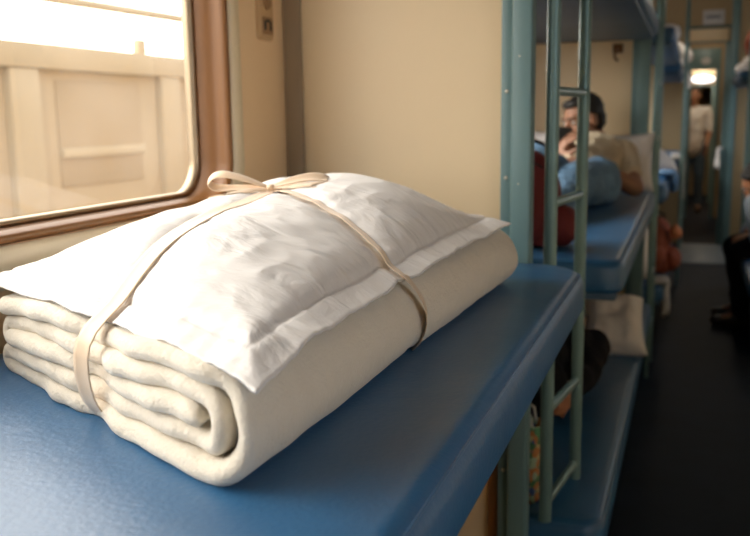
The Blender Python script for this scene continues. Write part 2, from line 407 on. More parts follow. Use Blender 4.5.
# one sheet: top layer, round the right flank, bottom layer, folded at the left and rolled inwards
path = run(.505, .056, .0970, 42) + arc(.0525, .054, .0430, 90, 270, 20)[1:] + run(.060, .492, .0110, 40)
path += arc(.494, .0218, .0108, -90, 90, 8)[1:] + run(.486, .066, .0326, 38)
path += arc(.0600, .0540, .0214, 270, 90, 14)[1:] + run(.068, .478, .0754, 38)
path += arc(.480, .0646, .0108, 90, -90, 8)[1:] + run(.470, .062, .0540, 38)
def smooth_path(p, it=2):
    for _ in range(it):
        p = [p[0]] + [((a[0]+2*b[0]+c[0])/4, (a[1]+2*b[1]+c[1])/4) for a, b, c in zip(p, p[1:], p[2:])] + [p[-1]]
    return p
path = smooth_path(path)
def blanket():
    t = thing('folded_blanket', 'cream wool blanket folded in layers under the white pillow', 'blanket', (-.57, 1.15, ZB))
    n = len(path); M = 110
    cum = [0]
    for a, b in zip(path, path[1:]): cum.append(cum[-1] + math.hypot(a[0]-b[0], a[1]-b[1]))
    vs = []; ringn = 2*n
    vlist = []
    e = TH*.62
    for k in range(8): vlist.append(e*(1-math.cos(PI/2*k/7)))
    for k in range(1, M): vlist.append(e + (LV-2*e)*k/M)
    for k in range(8): vlist.append(LV - e*(1-math.sin(PI/2*(1-k/7)+0) ) if False else LV - e*(1-math.cos(PI/2*(7-k)/7)))
    for v in vlist:
        d = min(v, LV-v)
        tf = math.sqrt(max(0.0, 1-((e-d)/e)**2)) if d < e else 1
        tf = max(tf, .03)
        L, R = [], []
        for i, (s, z) in enumerate(path):
            a = path[max(0, i-1)]; b = path[min(n-1, i+1)]
            tx, tz = b[0]-a[0], b[1]-a[1]; l = math.hypot(tx, tz); nx, nz = -tz/l, tx/l
            w = cum[i]
            th = TH*(1 + .09*noise.noise(Vector((w*7, v*5, 3.1)))) * .5
            # rounded free ends of the sheet
            ee = min(w, cum[-1]-w)
            if ee < th: th *= math.sqrt(max(.02, 1-((th-ee)/th)**2))
            # per-layer end offset (soft, uneven fold ends)
            off = (.016*noise.noise(Vector((w*5.5, 9.2, 0 if v < LV/2 else 5))) + .008*noise.noise(Vector((w*22, 4, 1 if v < LV/2 else 7))))
            pinch = .017*math.exp(-((s-.262)/.040)**2)
            fr = 1 - sst(0, .10, v); bk = 1 - sst(0, .10, LV-v)
            vv = v + (off + pinch + .010*sst(.06, 0, s) )*fr - (off + pinch)*bk
            # height undulation
            zz = z
            lift = .0060*noise.noise(Vector((s*9, v*5, 1.7)))*sst(0, .05, z) + .0022*noise.noise(Vector((w*24, v*20, 2.2)))
            lift += -.005*sst(.05, .1, z)*math.exp(-((s-.262)/.03)**2)*(.3+.7*fr)
            # layers fan out towards the right-hand front corner, sag towards the left
            lift += (z/.1)*(-.010*sst(.33, .50, s))
            zz += lift
            # right flank: sag and a little bulge
            ss = s + .004*noise.noise(Vector((v*6, z*20, 8.)))*sst(.12, 0, s)
            if s < .07: ss += .006*math.exp(-((v-.44)/.025)**2)   # under the ribbon
            for sgn, lst in ((1, L), (-1, R)):
                q = bpos(ss + nx*th*tf*sgn, vv)
                h = max(.0006, zz + nz*th*tf*sgn)
                lst.append((q.x, q.y, ZB + h))
        vs += L + R[::-1]
    fs = []
    K = len(vlist)
    for k in range(K-1):
        for j in range(ringn):
            fs.append((k*ringn+j, k*ringn+(j+1) % ringn, (k+1)*ringn+(j+1) % ringn, (k+1)*ringn+j))
    for k in (0, K-1):
        for j in range(n-1):
            fs.append((k*ringn+j, k*ringn+j+1, k*ringn+ringn-2-j, k*ringn+ringn-1-j))
    from_data('folded_sheet', vs, fs, M_blanket, t)
    return t
blanket()

# ------------------------------------------------------------------ main pillow
PF, PR, PL_, PB = Vector((-.312, .592)), Vector((-.302, 1.585)), Vector((-.842, .868)), Vector((-.862, 1.655))
PW, PLn = .585, .97
def pxy(u, v):
    return PF*(1-u)*(1-v) + PL_*u*(1-v) + PR*(1-u)*v + PB*u*v
KU, KV = .56, .555          # where the knot sits
VB0 = .424                 # where the cross ribbon leaves at the right edge
def gb(t, q=.62): t = max(0, min(1, t)); return (1-(1-t)**2)**q
def aline(v): return .455 + (KU-.455)*min(1, v/KV)
def bline(u): return VB0 + (KV-VB0)*(u/KU)
FL = .036
def ptop(u, v, fine=True):
    """height of the pillow's upper face above the berth"""
    du = min(u, 1-u)*PW; dv = min(v, 1-v)*PLn
    a = max(0, du-FL); b = max(0, dv-FL)
    body = gb(a/.26, .82)*gb(b/.29, .78)*(.76 + .24*sst(.25, .72, v))
    x, y = u*PW, v*PLn
    base = .1105 + .003*noise.noise(Vector((x*14, y*14, 0)))
    # seam dip between flange and body
    seam = min(du, dv) - FL
    base -= .0022*math.exp(-(seam/.0035)**2)
    h = base + .021*sst(-.5, 1, min(du, dv)/(FL*1.5)) - .0035 + .087*body
    # plump right half, beyond the cross ribbon
    h += .012*math.exp(-(((u-.25)/.22)**2 + ((v-.74)/.16)**2))
    h += .006*math.exp(-(((u-.30)/.22)**2 + ((v-.22)/.15)**2))
    h += .010*math.exp(-(((u-.62)/.22)**2 + ((v-.80)/.10)**2))
    inside = sst(0, .05, min(a, b)+.004)
    dA = (u-aline(v))*PW; dB = (v-bline(u))*PLn*.97
    dA2 = dA
    wa = .008*math.exp(-(dA2/.022)**2) + .006*math.exp(-(dA2/.06)**2)
    wb = (.008*math.exp(-(dB/.022)**2) + .006*math.exp(-(dB/.06)**2))
    h -= max(wa, wb)*(.25 + .75*inside)
    h -= .004*math.exp(-((dA/.05)**2 + ((v-KV)*PLn/.05)**2))
    if fine:
        # gathers across the ribbons, fading away from them
        ga = math.exp(-abs(dA)/.05); gB = math.exp(-abs(dB)/.055)
        h += .0026*inside*ga*noise.noise(Vector((y*46 + dA*14, dA*6, 3)))
        h += .0034*inside*gB*noise.noise(Vector((x*46 + dB*16, dB*6, 7)))
        kr = math.hypot(dA, (v-KV)*PLn); an = math.atan2((v-KV)*PLn, dA)
        h += .0036*inside*math.exp(-kr/.10)*sst(.01, .05, kr)*noise.noise(Vector((math.cos(an)*4.5, math.sin(an)*4.5, kr*5)))
        # broad soft creases
        n1 = noise.noise(Vector((x*7+y*3, y*5-x*4, 11)))
        h += .0030*inside*(.5-abs(n1))
        n2 = noise.noise(Vector((x*17+y*8, y*11-x*9, 21)))
        h += .0016*inside*(.4-abs(n2))*2
        # puckers running in from the flange seam
        edge = math.exp(-max(0, seam)/.028) if seam > 0 else 1
        along = x if dv < du else y
        h += .0018*edge*noise.noise(Vector((along*58, 31, seam*10)))
        h += .0028*edge*noise.noise(Vector((along*17, 35, seam*6)))
        # wavy hem
        h += .0030*sst(FL, 0, min(du, dv))*noise.noise(Vector((along*13, 40 + (3 if dv < du else 0), 0)))
    # hem droops a little at the near corner
    h -= .012*math.exp(-((u/.10)**2 + (v/.07)**2))
    h += .002*math.exp(-((u/.16)**2 + ((1-v)/.10)**2))
    return h
def pedge(u, v):
    """hem outline: slightly drawn in between the corners"""
    c = .016*(1-(2*v-1)**2); cu = (.5-u)*2*c/PW
    c2 = .010*(1-(2*u-1)**2); cv = (.5-v)*2*c2/PLn
    pu = .010*math.exp(-((v-VB0)/.03)**2)*max(0, 1-u*6)/PW
    pv = .010*math.exp(-((u-.455)/.04)**2)*max(0, 1-v*8)/PLn
    w = .0035*noise.noise(Vector((u*9, v*15, 50)))
    return u + cu + pu + w*(1-u)*(1 if u < .2 else 0), v + cv + pv
def pillow_main():
    t = thing('white_pillow', 'plump white hemmed pillow tied with a ribbon on the cream blanket', 'pillow', (-.58, 1.14, ZB+.115))
    NU, NV = 170, 280
    vs, fs = [], []
    for j in range(NV+1):
        for i in range(NU+1):
            u, v = i/NU, j/NV
            U, V = pedge(u, v); p = pxy(U, V)
            vs.append((p.x, p.y, ZB + ptop(u, v)))
    n = len(vs)
    for j in range(NV+1):
        for i in range(NU+1):
            u, v = i/NU, j/NV
            U, V = pedge(u, v); p = pxy(U, V)
            du = min(u, 1-u)*PW; dv = min(v, 1-v)*PLn
            d = min(du, dv)
            h = ptop(u, v) - .0022 - (.0 if d < FL else .004*sst(FL, FL+.03, d))
            if d > FL: h = h*(1-sst(FL, FL+.06, d)) + .1095*sst(FL, FL+.06, d)
            h = min(h, ptop(u, v)-.0022)
            vs.append((p.x, p.y, ZB + h))
    W = NU+1
    for j in range(NV):
        for i in range(NU):
            a = j*W+i; fs.append((a, a+1, a+W+1, a+W)); fs.append((n+a, n+a+W, n+a+W+1, n+a+1))
    for i in range(NU):
        fs.append((i, n+i, n+i+1, i+1)); a = NV*W+i; fs.append((a, a+1, n+a+1, n+a))
    for j in range(NV):
        a = j*W; fs.append((a, a+W, n+a+W, n+a)); a = j*W+NU; fs.append((a, n+a, n+a+W, a+W))
    o = from_data('pillowcase', vs, fs, M_pillow, t)
    # hem stitching: fine tube along the seam on top
    return t
pillow_main()

# ------------------------------------------------------------------ ribbon
def inv(q):
    """where on the pillow (u, v) the point q lies, seen from above"""
    def P(u, v):
        U, V = pedge(min(1, max(0, u)), min(1, max(0, v))); U += u-min(1, max(0, u)); V += v-min(1, max(0, v)); return pxy(U, V)
    u = v = .5
    for _ in range(7):
        p = P(u, v); e = Vector((q.x, q.y)) - p
        a = (P(u+.004, v)-p)/.004; b = (P(u, v+.004)-p)/.004
        dt = a.x*b.y - a.y*b.x
        u += (e.x*b.y - e.y*b.x)/dt; v += (a.x*e.y - a.y*e.x)/dt
        u = max(-.6, min(1.6, u)); v = max(-.6, min(1.6, v))
    return u, v
def strip(name, pts, wvec, width, parent, thick=.0009, across=6, curl=0.0):
    """ribbon strip through pts; wvec[i] = unit vector across the ribbon"""
    vs, fs = [], []
    n = len(pts); A = across
    for i, (p, w) in enumerate(zip(pts, wvec)):
        wd = width[i] if isinstance(width, (list, tuple)) else width
        t = (pts[min(i+1, n-1)] - pts[max(i-1, 0)]).normalized()
        nn = t.cross(w).normalized()
        for k in range(A+1):
            x = (k/A-.5)
            vs.append(p + w*wd*x + nn*curl*(x*x-.08)*wd*4)
    for i in range(n-1):
        for k in range(A):
            a = i*(A+1)+k; fs.append((a, a+1, a+A+2, a+A+1))
    for q in vs:
        u, v = inv(q)
        if -.002 <= u <= 1.002 and -.002 <= v <= 1.002:
            zp = ZB + ptop(min(1, max(0, u)), min(1, max(0, v))) + .0016
            if q.z > zp - .007: q.z = max(q.z, zp)
    o = from_data(name, vs, fs, M_ribbon, parent)
    m = o.modifiers.new('thick', 'SOLIDIFY'); m.thickness = thick; m.offset = 0
    return o
RB = thing('satin_ribbon', 'cream satin ribbon tied in a bow round the pillow and blanket', 'ribbon', (-.6, 1.2, ZB+.24))
def surf(u, v, lift=.003):
    U, V = pedge(u, v); p = pxy(U, V)
    # ride on the highest nearby cloth so the ribbon bridges the gathers
    h = max(ptop(min(1, max(0, u+a)), min(1, max(0, v+b))) for a in (-.012, 0, .012) for b in (-.008, 0, .008))
    return Vector((p.x, p.y, ZB + h + lift))
def smooth3(p, it=6):
    for _ in range(it):
        p = [p[0]] + [(a+b*2+c)/4 for a, b, c in zip(p, p[1:], p[2:])] + [p[-1]]
    return p
RW = .0205
def widths(pts, side):
    out = []
    for i in range(len(pts)):
        t = (pts[min(i+1, len(pts)-1)] - pts[max(i-1, 0)]).normalized()
        w = side(i) if callable(side) else side
        w = (w - t*w.dot(t)).normalized(); out.append(w)
    return out
# lengthwise band: back edge -> knot -> front edge -> down the front -> under
pts = [surf(KU, 1-.02*k) for k in range(0, 50)]
pts = [surf(aline(v), v) for v in [1-.0125*k for k in range(81)] if v >= 0]
pe = pts[-1].copy()
fn = Vector((-.44, -.90, 0)).normalized()
def fp(s, z, out): q = bpos(s, 0); return Vector((q.x, q.y, ZB+z)) + fn*out
front = [fp(S_, z_, o_) for S_, z_, o_ in ((.250, .106, .016), (.252, .092, .015), (.255, .075, .012), (.258, .060, .009), (.260, .045, .007), (.262, .030, .005), (.264, .018, .002), (.265, .007, -.004), (.266, .0015, -.016))]
pts = smooth3(pts + front, 5)
fdir = Vector((.9, -.44, 0)).normalized()
strip('lengthwise_band', pts, widths(pts, Vector((.94, -.30, 0)).normalized()), .025, RB, curl=.05)
# cross band: knot -> right edge -> down the flank ; and knot -> left edge
pts = [surf(KU*(1-k/60), bline(KU*(1-k/60))) for k in range(61)]
def rp(s, z, v, out=.0): q = bpos(s, v); return Vector((q.x+out, q.y, ZB+z))
flank = [rp(S_, z_, v_+.052, o_) for S_, z_, v_, o_ in ((.004, .098, .368, .009), (.003, .084, .378, .008), (.004, .068, .388, .006), (.004, .052, .397, .006), (.006, .036, .405, .005), (.013, .020, .413, .004), (.024, .008, .419, .002), (.034, .002, .422, .001))]
pts = smooth3(pts + flank, 5)
sd = Vector((-.25, 1, 0)).normalized()
strip('cross_band', pts, widths(pts, sd), RW, RB, curl=.05)
pts = [surf(KU + (1-KU)*k/40, KV + .10*(k/40)) for k in range(41)]
strip('cross_band', smooth3(pts, 5), widths(pts, sd), RW, RB, curl=.05)
# the bow
K = surf(KU, KV, .004)
IR = Vector((.942, .334, 0)).normalized()      # along the bow
IF = Vector((-.334, .942, 0)).normalized()
def bow(name, cps, wds, side):
    cps = [K + IR*a + IF*b + Vector((0, 0, c)) for a, b, c in cps]
    pts = []
    for i in range(len(cps)-1):
        p0, p1, p2, p3 = cps[max(0, i-1)], cps[i], cps[i+1], cps[min(len(cps)-1, i+2)]
        for k in range(10):
            t = k/10
            pts.append(.5*((2*p1) + (p2-p0)*t + (2*p0-5*p1+4*p2-p3)*t*t + (3*p1-p0-3*p2+p3)*t**3))
    pts.append(cps[-1])
    m = len(pts); ws = []
    for i in range(m):
        f = i/(m-1)*(len(wds)-1); j = min(int(f), len(wds)-2); ws.append(wds[j]*(1-(f-j)) + wds[j+1]*(f-j))
    strip(name, pts, widths(pts, side), ws, RB, curl=.12)
upw = (IF*.87 + Vector((0, 0, .5))).normalized()
bow('bow_loop', [(0, 0, .004), (-.035, -.004, .018), (-.068, -.006, .027), (-.088, -.004, .024), (-.096, 0, .013), (-.088, .004, .005), (-.068, .004, .003), (-.035, .002, .004), (0, 0, .003)],
    [.006, .016, .019, .019, .019, .019, .014, .006], upw)
bow('bow_loop', [(0, 0, .004), (.030, .004, .013), (.060, .010, .018), (.080, .014, .016), (.088, .016, .010), (.080, .018, .005), (.060, .014, .003), (.030, .006, .003), (0, 0, .003)],
    [.006, .018, .022, .022, .022, .022, .016, .006], upw)
bow('bow_tail', [(0, 0, .003), (-.030, -.014, .002), (-.060, -.030, -.003), (-.088, -.040, -.010)], [.006, .016, .018, .018], (IF*.95 + Vector((0, 0, .3))).normalized())
bow('bow_tail', [(0, 0, .004), (.028, -.010, .006), (.056, -.014, .005), (.088, -.016, .001)], [.006, .020, .027, .032], (IF*.95 + Vector((0, 0, .3))).normalized())
bm = bmesh.new(); bmesh.ops.create_uvsphere(bm, u_segments=20, v_segments=14, radius=1)
for v in bm.verts:
    f = 1 + .12*noise.noise(v.co*3)
    v.co = K + (IR*v.co.x*.0065 + IF*v.co.y*.008 + Vector((0, 0, v.co.z*.0055)))*f + Vector((0, 0, .004))
obj('knot', bm, M_ribbon, RB)

# ------------------------------------------------------------------ wall plate by the window
pl = thing('socket_plate', 'tan moulded socket plate on the wall beside the window', 'wall plate', (XW, 1.81, 1.6))
bm = bmesh.new(); vs = [(x, p[0], p[1]) for x, g in ((XW+.0005, 0), (XW+.006, .001), (XW+.009, .005)) for p in rr(1.772+g, 1.846-g, 1.520+g, 1.72-g, .012)]
n = len(vs)//3; fs = [(i*n+j, i*n+(j+1) % n, (i+1)*n+(j+1) % n, (i+1)*n+j) for i in range(2) for j in range(n)] + [tuple(range(n)), tuple(range(2*n, 3*n))]
bm.free(); from_data('plate_body', vs, fs, M_plate, pl, smooth=False)
vs = [(x, p[0], p[1]) for x, g in ((XW+.0085, 0), (XW+.0105, .002)) for p in rr(1.785+g, 1.836-g, 1.532+g, 1.571-g, .006)]
n = len(vs)//2; fs = [(j, (j+1) % n, n+(j+1) % n, n+j) for j in range(n)] + [tuple(range(n)), tuple(range(n, 2*n))]
from_data('socket', vs, fs, M_platedark, pl, smooth=False)
for (dy, dz, sy, sz) in ((1.797, 1.552, .004, .010), (1.824, 1.552, .004, .010), (1.810, 1.562, .008, .003)):
    rbox('slot', (XW+.010, dy-sy, dz-sz), (XW+.0118, dy+sy, dz+sz), M_dark, pl, .0005)
for zc in (1.602, 1.65):
    bm = bmesh.new(); bmesh.ops.create_cone(bm, segments=24, radius1=.018, radius2=.015, depth=.006, cap_ends=True)
    for v in bm.verts: v.co = Vector((XW+.0105 + v.co.z, 1.81 + v.co.x, zc + v.co.y))
    obj('switch_knob', bm, M_platedark, pl)

# ------------------------------------------------------------------ organic builder for people
def ell(bm, c, r, rot=None, seg=20):
    q = bmesh.ops.create_uvsphere(bm, u_segments=seg, v_segments=seg//2+2, radius=1)
    for v in q['verts']:
        p = Vector((v.co.x*r[0], v.co.y*r[1], v.co.z*r[2]))
        if rot: p = rot @ p
        v.co = p + Vector(c)
def cap(bm, a, b, ra, rb, n=14):
    a, b = Vector(a), Vector(b); d = b-a; L = d.length or 1e-5; t = d/L
    pts, rs = [], []
    for k in range(5):
        an = PI/2*k/4; pts.append(a - t*ra*math.cos(an)); rs.append(max(.0006, ra*math.sin(an)))
    for k in range(1, 5): pts.append(a + d*k/5); rs.append(ra + (rb-ra)*k/5)
    for k in range(5):
        an = PI/2*k/4; pts.append(b + t*rb*math.sin(an)); rs.append(max(.0006, rb*math.cos(an)))
    tube(bm, pts, rs, n)
def remesh(name, bm, m, parent, voxel=.007, smooth=6, disp=0.0, dsc=8):
    me = D.meshes.new('tmp'); bmesh.ops.recalc_face_normals(bm, faces=bm.faces); bm.to_mesh(me); bm.free()
    o = D.objects.new('tmp', me); C.objects.link(o)
    r = o.modifiers.new('r', 'REMESH'); r.mode = 'VOXEL'; r.voxel_size = voxel
    s = o.modifiers.new('s', 'SMOOTH'); s.iterations = smooth; s.factor = .5
    dg = bpy.context.evaluated_depsgraph_get()
    m2 = bpy.data.meshes.new_from_object(o.evaluated_get(dg))
    D.objects.remove(o); D.meshes.remove(me)
    m2.name = name; m2.materials.clear(); m2.materials.append(m)
    if disp:
        m2.update()
        nm = [v.normal.copy() for v in m2.vertices]
        for v, q in zip(m2.vertices, nm):
            v.co = v.co + q*disp*fbm(v.co*dsc, 2)
    for p in m2.polygons: p.use_smooth = True
    return put(D.objects.new(name, m2), parent)
def frame(fwd, up):
    f = Vector(fwd).normalized(); u = Vector(up); u = (u - f*u.dot(f)).normalized(); r = f.cross(u)
    return Matrix((r, f, u)).transposed()        # local x=right, y=forward, z=up
def head(bm, c, R, s=1.0):
    c = Vector(c); P = lambda x, y, z: c + R @ Vector((x, y, z))*s
    ell(bm, P(0, -.012, .030), (.076*s, .094*s, .088*s), R)
    ell(bm, P(0, .022, -.030), (.058*s, .066*s, .078*s), R)
    ell(bm, P(0, .060, -.082), (.026*s, .024*s, .022*s), R)           # chin
    cap(bm, P(0, .088, .018), P(0, .108, -.018), .010*s, .014*s)       # nose
    for k in (-1, 1):
        ell(bm, P(.014*k, .096, -.022), (.009*s, .010*s, .008*s), R)
        ell(bm, P(.030*k, .078, .034), (.022*s, .012*s, .009*s), R)    # brow
        ell(bm, P(.042*k, .062, -.018), (.022*s, .020*s, .022*s), R)   # cheek
        ell(bm, P(.077*k, -.006, -.004), (.010*s, .020*s, .032*s), R)  # ear
    ell(bm, P(0, .088, -.046), (.024*s, .012*s, .007*s), R)
    ell(bm, P(0, .085, -.058), (.021*s, .012*s, .008*s), R)
def face_bits(c, R, parent, hairm=M_hair, s=1.0, cut='short'):
    c = Vector(c); P = lambda x, y, z: c + R @ Vector((x, y, z))*s
    for k in (-1, 1):
        bm = bmesh.new(); ell(bm, P(.031*k, .080, .012), (.012*s, .008*s, .007*s), R, 12); e = obj('eye', bm, M_eye, parent)
        bm = bmesh.new(); ell(bm, P(.031*k, .0865, .012), (.005*s, .003*s, .005*s), R, 10); obj('iris', bm, M_black, e)
        bm = bmesh.new(); cap(bm, P(.014*k, .094, .034), P(.048*k, .080, .036), .004*s, .003*s, 8); obj('eyebrow', bm, hairm, parent)
    bm = bmesh.new(); ell(bm, P(0, .0945, -.052), (.022*s, .006*s, .007*s), R, 12); obj('lips', bm, M_lip, parent)
    bm = bmesh.new()
    ell(bm, P(0, -.030, .048), (.085*s, .092*s, .084*s), R)
    ell(bm, P(0, -.055, .000), (.078*s, .062*s, .075*s), R)
    ell(bm, P(0, .040, .092), (.055*s, .035*s, .024*s), R)
    if cut == 'long':
        ell(bm, P(0, -.07, -.06), (.085*s, .055*s, .12*s), R)
    remesh('hair', bm, hairm, parent, .006, 4, .004, 60)
def hand(bm, wrist, d, n, side, s=1.0, curl=.6):
    """wrist point, finger direction, palm normal (towards what is gripped), side=+1: thumb to the right of d looking along -n"""
    d = Vector(d).normalized(); n = Vector(n); n = (n - d*n.dot(d)).normalized(); x = d.cross(n)*side
    w = Vector(wrist)
    for k in range(4): cap(bm, w + x*(-.012+.008*k)*s, w + d*.085*s + x*(-.030+.020*k)*s, .015*s, .013*s, 10)
    Ls = (.060, .078, .084, .074)
    for k in range(4):
        b = w + d*.088*s + x*(-.033+.022*k)*s; L = Ls[k]*s; a = 0; p = b
        for j, f in enumerate((.45, .32, .23)):
            a += curl*(.8 if j == 0 else 1.0)
            q = p + (d*math.cos(a) + n*math.sin(a))*L*f
            cap(bm, p, q, (.0088-.0008*j)*s, (.0082-.0008*j)*s, 9); p = q
    b = w + d*.028*s + x*.026*s; p = b
    for j, (L, a) in enumerate(((.042, .75), (.034, .55), (.028, .35))):
        q = p + (d*math.cos(a)*.9 + x*math.sin(a) + n*.45*curl)*L*s
        cap(bm, p, q, (.013-.0018*j)*s, (.011-.0015*j)*s, 9); p = q

# ---- man reclining on the middle berth of the second bay, looking to the window with a phone
BV = .0065
def man_reclining():
    t = thing('person', 'person in a beige shirt and jeans reclining on the middle berth, holding a phone', 'person', (-.42, 3.9, .972))
    H = Vector((-.485, 4.30, 1.315)); R = frame((-.66, -.70, -.26), (.0, .15, 1))
    neck = Vector((-.415, 4.33, 1.215)); chest = Vector((-.420, 4.16, 1.13)); hip = Vector((-.455, 3.80, 1.065))
    shL, shR = Vector((-.300, 4.22, 1.165)), Vector((-.575, 4.18, 1.165))   # L = towards the aisle
    elL, elR = Vector((-.225, 4.02, 1.028)), Vector((-.645, 4.00, 1.04))
    wrL, wrR = Vector((-.440, 3.86, 1.165)), Vector((-.545, 3.84, 1.165))
    kn = [Vector((-.425, 3.44, 1.085)), Vector((-.57, 3.45, 1.17))]; an = [Vector((-.44, 3.10, 1.02)), Vector((-.58, 3.02, 1.02))]
    hp = [hip + Vector((.075, 0, 0)), hip + Vector((-.085, 0, 0))]
    bm = bmesh.new(); head(bm, H, R)
    cap(bm, H + Vector((.01, .02, -.05)), neck, .055, .058)
    ell(bm, chest, (.16, .11, .12)); cap(bm, chest, hip, .125, .120)
    for s_, e_, w_ in ((shL, elL, wrL), (shR, elR, wrR)):
        cap(bm, s_, e_, .056, .042); cap(bm, e_, w_, .042, .027)
        cap(bm, s_, chest, .055, .08)
    hand(bm, wrL, (-.45, -.1, .45), (-.7, .3, -.2), 1, curl=.55)
    hand(bm, wrR, (.35, -.15, .55), (.7, .3, -.1), -1, curl=.55)
    for a, b, c in zip(hp, kn, an):
        cap(bm, a, b, .082, .058); cap(bm, b, c, .056, .040)
        cap(bm, c, c + Vector((0, -.14, .02)), .036, .030)
    remesh('body', bm, M_skin, t, BV, 4)
    face_bits(H, R, t)
    bm = bmesh.new(); ell(bm, chest, (.175, .125, .135)); cap(bm, chest, hip + Vector((0, .04, .01)), .142, .130)
    for s_, e_ in ((shL, elL), (shR, elR)):
        cap(bm, s_, s_ + (e_-s_)*.62, .074, .062); cap(bm, s_, chest, .072, .09)
    ell(bm, neck + Vector((0, .0, -.035)), (.085, .075, .045))
    remesh('shirt', bm, M_shirt, t, .008, 4, .010, 12)
    bm = bmesh.new()
    cap(bm, hp[0] + Vector((0, .06, -.005)), hp[1] + Vector((0, .06, -.005)), .116, .116)
    for a, b, c in zip(hp, kn, an):
        cap(bm, a, b, .108, .078); cap(bm, b, c, .076, .055)
    remesh('jeans', bm, M_jeans, t, .008, 4, .010, 12)
    ph = thing('mobile_phone', 'dark mobile phone held by the reclining man', 'phone', (-.505, 3.90, 1.25))
    Mx = Matrix.Translation((-.512, 3.842, 1.248)) @ frame((-.55, .75, .1), (.1, .1, 1)).to_4x4()
    bm = bmesh.new(); box(bm, (-.033, -.005, -.048), (.033, .005, .048), .004, 3, Mx); obj('casing', bm, M_black, ph)
    bm = bmesh.new(); box(bm, (-.030, -.0062, -.044), (.030, -.0052, .044), .0003, 1, Mx); obj('screen', bm, M_dark, ph)
man_reclining()

# ---- dark-clothed person lying on the lower berth
def person_lower(dx=-.05):
    t = thing('person', 'person in dark clothes lying on the lower berth behind the near ladder', 'person', (-.36, 3.0, .412))
    H = Vector((-0.435, 3.34, .575)); R = frame((-.05, -.45, .85), (.1, 1, .3))
    neck = Vector((-0.435, 3.22, .535)); chest = Vector((-0.450, 3.02, .545)); hip = Vector((-0.510, 2.60, .535))
    shL, shR = Vector((-0.295, 3.10, .54)), Vector((-0.610, 3.10, .53))
    elL, elR = Vector((-.305, 2.84, .500)), Vector((-0.670, 2.85, .50)); wrL, wrR = Vector((-.318, 2.64, .520)), Vector((-0.570, 2.66, .64))
    hp = [hip + Vector((.08, 0, 0)), hip + Vector((-.08, 0, 0))]; kn = [Vector((-0.550, 2.38, .78)), Vector((-0.670, 2.36, .78))]
    an = [Vector((-0.610, 2.18, .475)), Vector((-0.750, 2.18, .475))]
    bm = bmesh.new(); head(bm, H, R); cap(bm, H + Vector((0, -.05, -.03)), neck, .056, .06)
    ell(bm, chest, (.16, .16, .10)); cap(bm, chest, hip, .11, .11)
    for s_, e_, w_ in ((shL, elL, wrL), (shR, elR, wrR)):
        cap(bm, s_, e_, .052, .042); cap(bm, e_, w_, .042, .028); cap(bm, s_, chest, .05, .08)
    hand(bm, wrL, (-.15, -.95, -.05), (-.5, 0, -1), 1, s=.9, curl=.9)
    hand(bm, wrR, (.3, -.6, -.3), (0, 0, -1), -1, curl=.4)
    for a, b, c in zip(hp, kn, an):
        cap(bm, a, b, .08, .058); cap(bm, b, c, .056, .040); cap(bm, c, c + Vector((0, -.12, 0)), .035, .03)
    remesh('body', bm, M_skin2, t, BV, 4)
    face_bits(H, R, t)
    bm = bmesh.new(); ell(bm, chest, (.175, .17, .115)); cap(bm, chest, hip, .122, .122)
    for s_, e_, w_ in ((shL, elL, wrL), (shR, elR, wrR)):
        cap(bm, s_, e_, .064, .055); cap(bm, e_, w_ + (e_-w_)*.15, .054, .042); cap(bm, s_, chest, .062, .09)
    remesh('jacket', bm, M_darkcloth, t, .009, 4, .008, 12)
    bm = bmesh.new(); cap(bm, hp[0], hp[1], .112, .112)
    for a, b, c in zip(hp, kn, an): cap(bm, a, b, .098, .074); cap(bm, b, c, .072, .054)
    remesh('trousers', bm, M_darkcloth, t, .009, 4, .008, 12)
person_lower()

